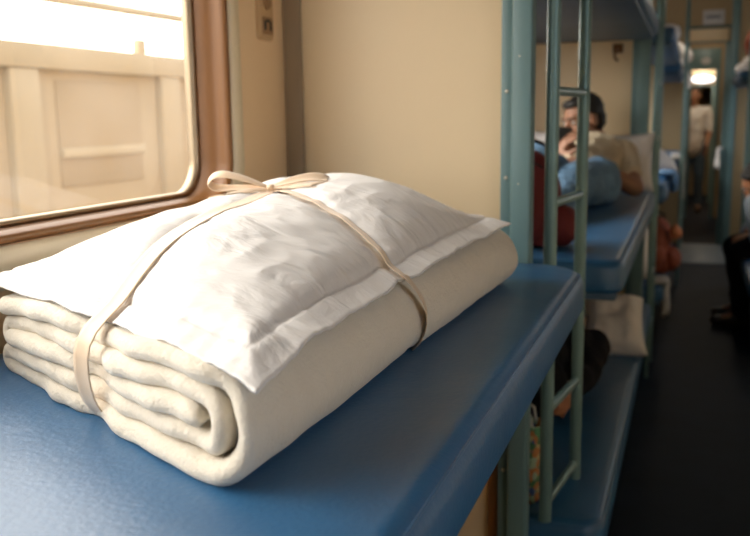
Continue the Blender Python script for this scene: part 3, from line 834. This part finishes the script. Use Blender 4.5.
# ---- person seated on the side berth, leaning forward, seen at the right edge
def person_side():
    t = thing('person', 'person in a pale top and black trousers seated by the aisle, right edge', 'person', (.45, 5.95, .0))
    H = Vector((.345, 5.86, .915)); R = frame((-.55, -.55, -.60), (-.2, -.3, 1))
    neck = Vector((.40, 5.93, .87)); chest = Vector((.43, 5.98, .735)); hip = Vector((.52, 6.02, .53))
    shL, shR = Vector((.335, 5.80, .795)), Vector((.46, 6.14, .79))
    elL, elR = Vector((.365, 5.72, .60)), Vector((.33, 6.17, .58)); wrL, wrR = Vector((.37, 5.88, .565)), Vector((.35, 6.04, .575))
    hp = [Vector((.52, 5.93, .565)), Vector((.52, 6.10, .565))]; kn = [Vector((.265, 5.90, .475)), Vector((.20, 6.12, .49))]
    kn[1] = Vector((.25, 6.14, .48)); an = [Vector((.295, 5.90, .085)), Vector((.31, 6.14, .085))]
    bm = bmesh.new(); head(bm, H, R); cap(bm, H + Vector((.02, .02, -.04)), neck, .052, .055)
    ell(bm, chest, (.11, .16, .14)); cap(bm, chest, hip, .12, .12)
    for s_, e_, w_ in ((shL, elL, wrL), (shR, elR, wrR)):
        cap(bm, s_, e_, .05, .040); cap(bm, e_, w_, .040, .027); cap(bm, s_, chest, .05, .08)
    hand(bm, wrL, (-.6, .4, -.1), (0, 0, -1), -1, curl=.4); hand(bm, wrR, (-.6, -.4, -.1), (0, 0, -1), 1, curl=.4)
    for a, b, c in zip(hp, kn, an):
        cap(bm, a, b, .08, .058); cap(bm, b, c, .056, .040); cap(bm, c, c + Vector((-.12, -.02, -.04)), .036, .030)
    remesh('body', bm, M_skin2, t, BV, 4)
    face_bits(H, R, t)
    bm = bmesh.new(); ell(bm, chest, (.125, .175, .155)); cap(bm, chest, hip, .132, .132)
    for s_, e_, w_ in ((shL, elL, wrL), (shR, elR, wrR)):
        cap(bm, s_, e_, .064, .055); cap(bm, s_, chest, .062, .09)
    remesh('top', bm, M_paleshirt, t, .009, 4, .008, 12)
    bm = bmesh.new(); cap(bm, hp[0], hp[1], .112, .112)
    for a, b, c in zip(hp, kn, an): cap(bm, a, b, .098, .076); cap(bm, b, c, .074, .056)
    remesh('trousers', bm, M_darkcloth, t, .009, 4, .008, 12)
    for c in an:
        bm = bmesh.new(); cap(bm, c + Vector((.025, 0, -.038)), c + Vector((-.15, -.02, -.046)), .044, .036); cap(bm, c, c + Vector((-.05, 0, -.03)), .046, .046)
        o = remesh('shoe', bm, M_shoe, t, .007, 4)
        for v in o.data.vertices: v.co.z = max(.001, v.co.z)
    return t
person_side().location.x += .05

# ---- person standing far down the aisle
def person_far():
    t = thing('person', 'person in a light grey shirt standing at the far end of the aisle', 'person', (.03, 12.8, 0))
    H = Vector((.02, 12.8, 1.56)); R = frame((-.1, -1, -.05), (0, 0, 1))
    neck = Vector((.02, 12.82, 1.43)); chest = Vector((.025, 12.83, 1.27)); hip = Vector((.03, 12.83, .93))
    shL, shR = Vector((.19, 12.83, 1.36)), Vector((-.15, 12.83, 1.36))
    elL, elR = Vector((.235, 12.80, 1.10)), Vector((-.20, 12.82, 1.12)); wrL, wrR = Vector((.20, 12.68, .92)), Vector((-.16, 12.62, 1.12))
    hp = [Vector((.115, 12.83, .90)), Vector((-.06, 12.83, .90))]; kn = [Vector((.12, 12.80, .48)), Vector((-.06, 12.76, .48))]; an = [Vector((.13, 12.84, .09)), Vector((-.06, 12.80, .09))]
    bm = bmesh.new(); head(bm, H, R); cap(bm, H + Vector((0, .01, -.06)), neck, .052, .055)
    cap(bm, shL + Vector((-.03, 0, -.02)), shR + Vector((.03, 0, -.02)), .07, .07); ell(bm, chest, (.155, .10, .17)); cap(bm, chest, hip, .125, .13)
    for s_, e_, w_ in ((shL, elL, wrL), (shR, elR, wrR)): cap(bm, s_, e_, .052, .040); cap(bm, e_, w_, .040, .027)
    hand(bm, wrL, (0, -.3, -1), (-1, 0, 0), 1, curl=.3); hand(bm, wrR, (0, -1, .1), (.6, 0, .8), 1, curl=.6)
    for a, b, c in zip(hp, kn, an):
        cap(bm, a, b, .085, .056); cap(bm, b, c, .055, .038); cap(bm, c, c + Vector((0, -.14, -.05)), .036, .030)
    remesh('body', bm, M_skin, t, BV, 4); face_bits(H, R, t)
    bm = bmesh.new(); cap(bm, shL + Vector((-.03, 0, -.02)), shR + Vector((.03, 0, -.02)), .084, .084); ell(bm, chest, (.17, .115, .18)); cap(bm, chest, hip + Vector((0, 0, -.04)), .14, .158)
    for s_, e_ in ((shL, elL), (shR, elR)): cap(bm, s_, e_, .068, .055)
    remesh('shirt', bm, M_greyshirt, t, .009, 4, .008, 12)
    bm = bmesh.new(); cap(bm, hp[0], hp[1], .112, .112)
    for a, b, c in zip(hp, kn, an): cap(bm, a, b, .098, .072); cap(bm, b, c, .070, .056)
    remesh('jeans', bm, M_darkjeans, t, .009, 4, .008, 12)
    for c in an:
        bm = bmesh.new(); cap(bm, c + Vector((0, .02, -.040)), c + Vector((0, -.17, -.050)), .046, .038); cap(bm, c, c + Vector((0, -.05, -.03)), .046, .046)
        o = remesh('shoe', bm, M_shoe, t, .007, 4)
        for v in o.data.vertices: v.co.z = max(.001, v.co.z)
    b = bmesh.new(); ell(b, (-.15, 12.50, 1.20), (.09, .06, .11)); ell(b, (-.13, 12.50, 1.27), (.06, .05, .07))
    o = remesh('cloth_bundle', b, M_white2, None, .01, 3, .02, 10); tag(o, 'white bundle carried by the person standing far down the aisle', 'bundle')
person_far()

# ------------------------------------------------------------------ background bedding and bags
def soft_pillow(name, label, loc, size, rot, m, cat='pillow', group=None, wob=.012):
    """pillow with pinched corners; size = (width, length, thickness)"""
    vs, fs = [], []
    N = 26
    Rm = rot.to_matrix() if hasattr(rot, 'to_matrix') else rot
    sd = random.random()*50
    for sgn in (1, -1):
        for j in range(N+1):
            for i in range(N+1):
                a, b = 2*i/N-1, 2*j/N-1
                ex = 1 - .10*(1-b*b)*abs(a)**3; ey = 1 - .10*(1-a*a)*abs(b)**3
                h = ((1-a**4)*(1-b**4))**.55 if abs(a) < 1 and abs(b) < 1 else 0
                p = Vector((a*size[0]/2*ex, b*size[1]/2*ey, sgn*(h*size[2]/2+.001)))
                p.z += wob*noise.noise(Vector((a*2+sd, b*2, sgn)))*h
                p.z += .5*wob*noise.noise(Vector((a*5+sd, b*5, sgn*2)))*h
                vs.append(Rm @ p + Vector(loc))
    W = N+1; n = W*W
    for j in range(N):
        for i in range(N):
            a = j*W+i; fs.append((a, a+1, a+W+1, a+W)); fs.append((n+a, n+a+W, n+a+W+1, n+a+1))
    for k in range(N):
        fs.append((k, n+k, n+k+1, k+1)); a = N*W+k; fs.append((a, a+1, n+a+1, n+a))
        a = k*W; fs.append((a, a+W, n+a+W, n+a)); a = k*W+N; fs.append((a, n+a, n+a+W, a+W))
    o = from_data(name, vs, fs, m)
    return tag(o, label, cat, group)
from mathutils import Euler
E_ = lambda x, y, z: Euler((math.radians(x), math.radians(y), math.radians(z)))
GP = 'white pillows lying about the bays'
soft_pillow('pillow', 'white pillow upright behind the reclining man', (-.315, 4.47, 1.115), (.31, .29, .12), E_(78, 0, 6), M_white2, group=GP)
soft_pillow('pillow', 'white pillow leaning behind the raised phone of the reclining man', (-.68, 4.46, 1.13), (.30, .30, .11), E_(76, 0, -5), M_white2, group=GP)
soft_pillow('pillow', 'crumpled white pillow on the lower berth beside the dark-clothed person', (-.262, 3.56, .512), (.25, .30, .15), E_(36, 0, 8), M_white2, group=GP)
soft_pillow('pillow', 'small white pillow on the middle berth past the second ladder', (-.21, 5.9, 1.045), (.26, .26, .13), E_(30, 18, 40), M_white2, group=GP)
soft_pillow('pillow', 'white pillow tipping towards the window on the berth past the second ladder', (-.42, 6.1, 1.07), (.26, .30, .12), E_(60, 0, -5), M_white2, group=GP)
def drape(name, label, cat, x, y0, y1, z0, z1, m, depth=.05, seed=0, group=None, hook=True):
    """cloth hanging over an edge at x: a folded sheet with vertical waves"""
    vs, fs = [], []; NJ, NI = 22, 16
    for j in range(NJ+1):
        y = y0 + (y1-y0)*j/NJ
        for i in range(NI+1):
            f = i/NI
            z = z1 - (z1-z0)*max(0, (f-.25)/.75)
            x_ = x - depth*1.6*max(0, 1-f/.25) + .018*math.sin(j*1.1+seed+f*2)*f + .012*noise.noise(Vector((j*.3, f*3, seed)))
            z_ = z + .010*noise.noise(Vector((j*.4, f*2, seed+4))) - (.05*f*noise.noise(Vector((j*.25, 1, seed+9))))
            if f < .25: z_ = z1 + .004 + .006*math.sin(j+seed)
            vs.append((x_, y, z_))
    for j in range(NJ):
        for i in range(NI):
            a = j*(NI+1)+i; fs.append((a, a+1, a+NI+2, a+NI+1))
    o = from_data(name, vs, fs, m)
    s = o.modifiers.new('thick', 'SOLIDIFY'); s.thickness = .012; s.offset = 1
    return tag(o, label, cat, group)
drape('folded_sheet', 'blue cloth spread over the edge of the berth past the second ladder', 'cloth', -.085, 5.35, 5.95, .90, .985, M_blue, .05, 1)
drape('hanging_sheet', 'white sheet hanging in front of the lower berth, left of the thin ladder', 'sheet', -.215, 4.70, 4.92, .50, .74, M_white2, .05, 2)
drape('hanging_sheet', 'white sheet draped over the farther lower berth below the rust bag', 'sheet', -.088, 5.0, 5.2, .24, .43, M_grey, .05, 3)
drape('hanging_cloth', 'grey cloth hanging off the middle berth of the farthest bay', 'cloth', -.052, 7.55, 8.3, .66, .985, M_grey, .06, 4)
soft_pillow('pillow', 'small white pillow poking over the upper berth past the second ladder', (-.17, 6.5, 1.87), (.14, .22, .13), E_(10, 25, 0), M_white2, group=GP)
soft_pillow('pillow', 'large white pillow over the upper berth edge of the farthest bay', (-.13, 8.35, 1.86), (.26, .34, .14), E_(10, 38, 0), M_white2, group=GP)
soft_pillow('pillow', 'white pillow sagging below the upper berth edge of the farthest bay', (-.062, 9.0, 1.66), (.20, .30, .06), E_(0, 78, 0), M_white2, group=GP)

def backpack(label, name, c, size, m, straps=True, cat='bag'):
    t = thing(name, label, cat, (c[0], c[1], c[2]-size[2]/2))
    bm = bmesh.new()
    ell(bm, c, (size[0]/2, size[1]/2, size[2]/2)); box(bm, (c[0]-size[0]*.40, c[1]-size[1]*.38, c[2]-size[2]*.49), (c[0]+size[0]*.40, c[1]+size[1]*.38, c[2]+size[2]*.32))
    o = remesh('bag_body', bm, m, t, .009, 8, .012, 7)
    bm = bmesh.new(); ell(bm, (c[0], c[1]-size[1]*.40, c[2]-size[2]*.18), (size[0]*.34, size[1]*.16, size[2]*.24))
    remesh('front_pocket', bm, m, t, .008, 5, .006, 9)
    if straps:
        bm = bmesh.new(); ell(bm, (c[0]+size[0]*.50, c[1]-.01, c[2]-size[2]*.27), (size[0]*.34, size[1]*.36, size[2]*.22)); remesh('side_pocket', bm, m, t, .008, 5, .008, 9)
        z = c[2]+size[2]*.44
        rod('carry_loop', [(c[0]-.04, c[1], z-.01), (c[0]-.035, c[1], z+.028), (c[0], c[1], z+.042), (c[0]+.035, c[1], z+.028), (c[0]+.04, c[1], z-.01)], .006, M_black, t, 8)
        rod('zip', [(c[0] + size[0]*.42*math.cos(a), c[1]-size[1]*.36, c[2] + size[2]*.38*math.sin(a)) for a in [PI*k/14 for k in range(15)]], .003, M_black, t, 6)
    return t
backpack('maroon backpack standing on the middle berth behind the ladder rails', 'backpack', (-.425, 2.56, 1.112), (.165, .20, .28), M_red)
backpack('rust-red bag on the lower berth past the second ladder', 'travel_bag', (-.165, 5.45, .585), (.17, .3, .33), M_rust)
o = bmesh.new(); ell(o, (-.060, 5.40, .655), (.036, .04, .04)); ell(o, (-.060, 5.40, .69), (.014, .014, .02))  # orange ball put in place of a skin-toned spot by the bag
tag(remesh('skin_tone_spot', o, M_orange, None, .005, 3, .004, 20), 'small orange ball standing for a skin-toned spot beside the rust-red bag', 'skin-toned spot')
# printed shopping bag with tubular handle
sb = thing('shopping_bag', 'brightly printed shopping bag beside the foot of the near ladder', 'bag', (-.37, 2.08, .412))
vs, fs = [], []
NA, NZ = 36, 14
for k in range(NZ+1):
    f = k/NZ; z = .413 + f*.19
    for a in range(NA):
        th = 2*PI*a/NA; ca, sa = math.cos(th), math.sin(th)
        sx = .060*(abs(ca)**.5)*(1 if ca > 0 else -1); sy = .058*(abs(sa)**.5)*(1 if sa > 0 else -1)*(1-.35*f)
        w = 1 + .07*noise.noise(Vector((ca*2, sa*2, f*4)))
        vs.append((-.372 + sx*w, 2.082 + sy*w, z))
for k in range(NZ):
    for a in range(NA): fs.append((k*NA+a, k*NA+(a+1) % NA, (k+1)*NA+(a+1) % NA, (k+1)*NA+a))
fs.append(tuple(range(NA)))
from_data('bag_body', vs, fs, M_print, sb)
for dy in (-.030, .030):
    rod('handle', [(-.410, 2.082+dy, .598), (-.405, 2.082+dy, .63), (-.372, 2.082+dy, .655), (-.340, 2.082+dy, .63), (-.335, 2.082+dy, .598)], .004, M_grey, sb, 8)

# ------------------------------------------------------------------ right side: side berths, partitions
bm = bmesh.new(); box(bm, (.325, 5.0, .37), (1.14, 6.9, .445), .02, 3); 
sbn = thing('side_berth', 'dark blue side seat under the person at the right edge', 'berth', (.7, 6.0, 0)); obj('cushion', bm, M_vinyl, sbn)
rbox('base', (.40, 5.05, 0), (1.12, 6.85, .368), M_darkteal, sbn, .01)
bm = bmesh.new(); box(bm, (.36, 7.9, 1.60), (1.14, 9.5, 1.68), .02, 3); ub = thing('side_berth', 'dark upper side berth on the right holding white pillows', 'berth', (.7, 8.7, 1.6)); obj('cushion', bm, M_vinyl, ub)
rbox('base_board', (.38, 7.92, 1.57), (1.12, 9.48, 1.598), M_vinyl_under, ub, .004)
soft_pillow('pillow', 'white pillow on the right-hand upper side berth, nearer the doorway', (.42, 8.9, 1.735), (.13, .25, .10), E_(0, -25, 0), M_white2, group=GP)
soft_pillow('pillow', 'white pillow on the right-hand upper side berth, nearer the frame edge', (.45, 8.2, 1.745), (.10, .22, .12), E_(0, -30, 0), M_white2, group=GP)
soft_pillow('blanket_roll', 'dark red-brown blanket roll on the upper side berth', (.53, 8.5, 1.93), (.24, .5, .26), E_(0, 0, 0), M_rust, cat='blanket')
for i, (y, x) in enumerate(((7.55, .40), (9.6, .36))):
    bm = bmesh.new(); box(bm, (x+.05, y, 0), (XR, y+.03, ZC-.001)); tag(obj('wall_partition', bm, M_header, smooth=False), kind='structure')
def side_post(label, x, y, w=.05):
    p = thing('end_post', label, 'post', (x, y, 0), 'teal posts along the right of the aisle'); rbox('channel', (x, y, 0), (x+w, y+.05, ZC-.002), M_teal, p, .005)
    rbox('flange', (x+w, y+.02, 0), (x+w+.02, y+.035, ZC-.002), M_teal, p, .002)
side_post('teal post on the right, at the near side partition', .40, 7.50)
side_post('teal post on the right, beside the first doorway', .335, 9.555, .055)

# patch of light on the aisle floor, put in as a paler plate
tag(rbox('trim_6', (-.09, 8.35, .0005), (.40, 9.62, .006), M_floorlit, None, .002), kind='structure')  # stands for a patch of light, not a real trim

# ------------------------------------------------------------------ far bulkheads with doorways
def bulkhead(i, y, x0, x1, zt, band, m=M_header):
    bm = bmesh.new()
    box(bm, (XW, y, 0), (x0, y+.05, ZC-.001)); box(bm, (x1, y, 0), (XR, y+.05, ZC-.001)); box(bm, (x0, y, zt), (x1, y+.05, ZC-.001))
    tag(obj('wall_bulkhead', bm, m, smooth=False), kind='structure')
    d = D.objects.new('door_%d' % i, None); C.objects.link(d); d.location = ((x0+x1)/2, y, 0); tag(d, kind='structure')
    rbox('door_jamb', (x0-.03, y-.02, 0), (x0+.012, y+.06, zt), M_teal, d, .004)
    rbox('door_jamb', (x1-.012, y-.02, 0), (x1+.045, y+.06, zt), M_teal, d, .004)
    rbox('door_header', (x0-.03, y-.02, zt-.0), (x1+.045, y+.06, zt+band), M_teal, d, .004)
    return d
bulkhead(1, 9.66, -.055, .300, 2.03, .012)
tag(rbox('trim_7', (-.06, 9.652, 2.045), (.31, 9.6595, 2.165), M_cream, None, .002), kind='structure')
tag(rbox('trim_8', (-.10, 9.645, 2.170), (.42, 9.6595, 2.195), M_darkteal, None, .002), kind='structure')
tag(rbox('trim_9', (.345, 9.645, .3), (.43, 9.6595, 2.0), M_cream, None, .002), kind='structure')
s = thing('notice_board', 'small white notice with dark lettering above the far doorway', 'sign', (.165, 9.655, 2.19))
rbox('panel', (.065, 9.640, 2.205), (.265, 9.6595, 2.345), M_sign, s, .003)
x = .098
for w, hh in ((.018, .034), (.012, .028), (.020, .034), (.014, .030), (.020, .034), (.012, .028)):
    rbox('lettering', (x, 9.6375, 2.262), (x+w, 9.6395, 2.262+hh), M_ink, s, .0003); x += w+.007
bulkhead(2, 12.05, -.03, .27, 1.87, .26, M_header)
s = thing('oval_sign', 'pale oval plate on the teal door header at the far end', 'sign', (.139, 12.03, 1.97))
bm = bmesh.new(); bmesh.ops.create_cone(bm, segments=32, radius1=.058, radius2=.052, depth=.01, cap_ends=True)
for v in bm.verts: v.co = Vector((.139 + v.co.x*1.05, 12.024 + v.co.z, 1.975 + v.co.y*.75))
obj('plate', bm, M_sign, s)
bulkhead(3, 14.2, -.10, .28, 1.72, .02, M_cream)
lp = thing('wall_lamp', 'glowing oval lamp above the head of the standing person', 'lamp', (.13, 14.15, 1.82))
bm = bmesh.new(); ell(bm, (.13, 14.14, 1.825), (.17, .045, .055)); obj('diffuser', bm, M_lamp, lp)
bm = bmesh.new(); ell(bm, (.13, 14.175, 1.825), (.185, .025, .066)); obj('housing', bm, M_sign, lp)
drape('hanging_cloth', 'white cloth hanging low on the right jamb of the first doorway', 'cloth', .262, 9.40, 9.60, .80, .98, M_white2, -.02, 6)

# hook on the bay wall
hk = thing('coat_hook', 'small brown hook high on the wall above the reclining man', 'hook', (-.355, 4.64, 1.68))
rbox('hook_plate', (-.385, 4.640, 1.645), (-.335, 4.6495, 1.69), M_brown, hk, .003)
rod('prong', [(-.36, 4.64, 1.665), (-.365, 4.60, 1.65), (-.372, 4.585, 1.63), (-.368, 4.58, 1.615), (-.355, 4.59, 1.605)], .006, M_brown, hk, 8)

# ------------------------------------------------------------------ outside: a tan wagon on the next track
XE = -3.6
wg = thing('railway_wagon', 'sunlit tan railway wagon standing outside the window', 'railway wagon', (XE-1.2, 6, -.3))
def wb(name, y0, y1, z0, z1, x, m, d=.04, bev=.01): return rbox(name, (x-d, y0, z0), (x, y1, z1), m, wg, bev)
rbox('wagon_body', (XE-2.4, -2, -.2), (XE, 16, 1.78), M_ext, wg, .04)
wb('roof_rail', -2, 16, 1.655, 1.80, XE+.06, M_ext2, .10)
wb('floor_rail', -2, 16, -.2, .80, XE+.05, M_ext2, .08)
for k in range(11):
    y = -.5 + k*1.5
    wb('rib', y, y+.24, .80, 1.655, XE+.05, M_ext2, .08)
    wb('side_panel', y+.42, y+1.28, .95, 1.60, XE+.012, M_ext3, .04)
    wb('brace', y+.42, y+1.28, 1.13, 1.19, XE+.04, M_ext2, .06)
for k in range(4): wb('lamp_bracket', 2.3+k*3, 2.38+k*3, 1.80, 1.90, XE+.02, M_ext2, .06)
cat = thing('overhead_cable', 'pale cable running above the wagon outside the window', 'cable', (XE, 6, 2.1))
rod('wire', [(XE, -3, 2.02), (XE, 2, 2.04), (XE, 6, 2.09), (XE, 17, 2.2)], .028, M_ext2, cat, 8)
bm = bmesh.new(); box(bm, (-40, -30, -.6), (XW-.3, 45, -.4)); tag(obj('ground', bm, M_ballast, smooth=False), kind='structure')

# ------------------------------------------------------------------ light
w = D.worlds.new('sky'); bpy.context.scene.world = w; w.use_nodes = True
nt = w.node_tree; bg = nt.nodes['Background']
tc = nt.nodes.new('ShaderNodeTexCoord'); sp = nt.nodes.new('ShaderNodeSeparateXYZ'); cr = nt.nodes.new('ShaderNodeValToRGB')
nt.links.new(tc.outputs['Generated'], sp.inputs[0]); nt.links.new(sp.outputs['X'], cr.inputs['Fac']); nt.links.new(cr.outputs['Color'], bg.inputs['Color'])
mr = nt.nodes.new('ShaderNodeMapRange'); mr.inputs['From Min'].default_value = -1; mr.inputs['From Max'].default_value = 1
nt.links.new(sp.outputs['X'], mr.inputs['Value']); nt.links.new(mr.outputs[0], cr.inputs['Fac'])
# hazy warm sky on the sunny left side, cooler and dimmer on the right
e = cr.color_ramp.elements
e[0].position = .1; e[0].color = (1.0, .92, .82, 1); e[1].position = .75; e[1].color = (.25, .275, .31, 1)
bg.inputs['Strength'].default_value = 6.8
def sun(direction, strength, angle, col):
    l = D.lights.new('sun', 'SUN'); l.energy = strength; l.angle = angle; l.color = col
    o = D.objects.new('sun', l); C.objects.link(o)
    o.rotation_euler = Vector(direction).to_track_quat('-Z', 'Y').to_euler()
sun((.82, .10, -.43), 1.9, math.radians(40), (1, .95, .88))
# light portals in the window openings (they add no light, they only guide sampling)
for h in WINS:
    l = D.lights.new('portal', 'AREA'); l.shape = 'RECTANGLE'; l.size = h[3]-h[2]; l.size_y = h[1]-h[0]
    l.cycles.is_portal = True
    o = D.objects.new('portal', l); C.objects.link(o)
    o.location = (XW-.15, (h[0]+h[1])/2, (h[2]+h[3])/2); o.rotation_euler = (0, -PI/2, 0)
for h in RWINS:
    l = D.lights.new('portal', 'AREA'); l.shape = 'RECTANGLE'; l.size = h[3]-h[2]; l.size_y = h[1]-h[0]
    l.cycles.is_portal = True
    o = D.objects.new('portal', l); C.objects.link(o)
    o.location = (XR+.09, (h[0]+h[1])/2, (h[2]+h[3])/2); o.rotation_euler = (0, PI/2, 0)
# unseen ceiling lamps, added to brighten the far aisle and the standing person
def added_ceiling_lamp(label, x, y, p):
    t = thing('added_ceiling_lamp', label, 'lamp', (x, y, ZC), 'added ceiling lamps brightening the aisle, out of view')
    bm = bmesh.new(); ell(bm, (x, y, ZC-.012), (.11, .11, .03)); obj('diffuser', bm, M_lamp, t)
    bm = bmesh.new(); bmesh.ops.create_cone(bm, segments=32, radius1=.12, radius2=.14, depth=.02, cap_ends=True)
    for v in bm.verts: v.co = Vector((x+v.co.x, y+v.co.y, ZC-.011+v.co.z))
    obj('housing', bm, M_sign, t)
    l = D.lights.new('lamp', 'POINT'); l.energy = p; l.shadow_soft_size = .1; l.color = (1, .86, .68)
    o = D.objects.new('lamp', l); C.objects.link(o); o.location = (x, y, ZC-.16)
added_ceiling_lamp('unseen ceiling lamp added over the aisle before the first doorway', .12, 8.2, 5)
l = D.lights.new('lamp', 'POINT'); l.energy = 6; l.shadow_soft_size = .08; l.color = (1, .86, .68)
o = D.objects.new('lamp', l); C.objects.link(o); o.location = (.13, 13.9, 2.0)
added_ceiling_lamp('unseen ceiling lamp added in the passage between the two far doorways', .12, 11.0, 8)
added_ceiling_lamp('unseen ceiling lamp added to brighten the person standing far down the aisle', .12, 12.30, 16)

# ------------------------------------------------------------------ camera
cam = D.cameras.new('camera'); co = D.objects.new('camera', cam); C.objects.link(co)
cam.sensor_width = 36; cam.lens = 36*880/750
co.matrix_world = Matrix.Translation((0, 0, 1.35)) @ Matrix(((0.94234367, -0.04223439, 0.33197088), (0.3342913, 0.16450928, -0.92800109), (-0.01541873, 0.98547093, 0.16914287))).to_4x4()
cam.clip_start = .02
cam.dof.use_dof = True; cam.dof.focus_distance = 1.02; cam.dof.aperture_fstop = 6.0
sc = bpy.context.scene; sc.camera = co
sc.view_settings.view_transform = 'Standard'; sc.view_settings.look = 'None'; sc.view_settings.gamma = 1
sc.view_settings.exposure = 0.0
sc.cycles.use_denoising = True
sc.cycles.max_bounces = 10; sc.cycles.diffuse_bounces = 6; sc.cycles.transparent_max_bounces = 12
sc.cycles.sample_clamp_indirect = 6
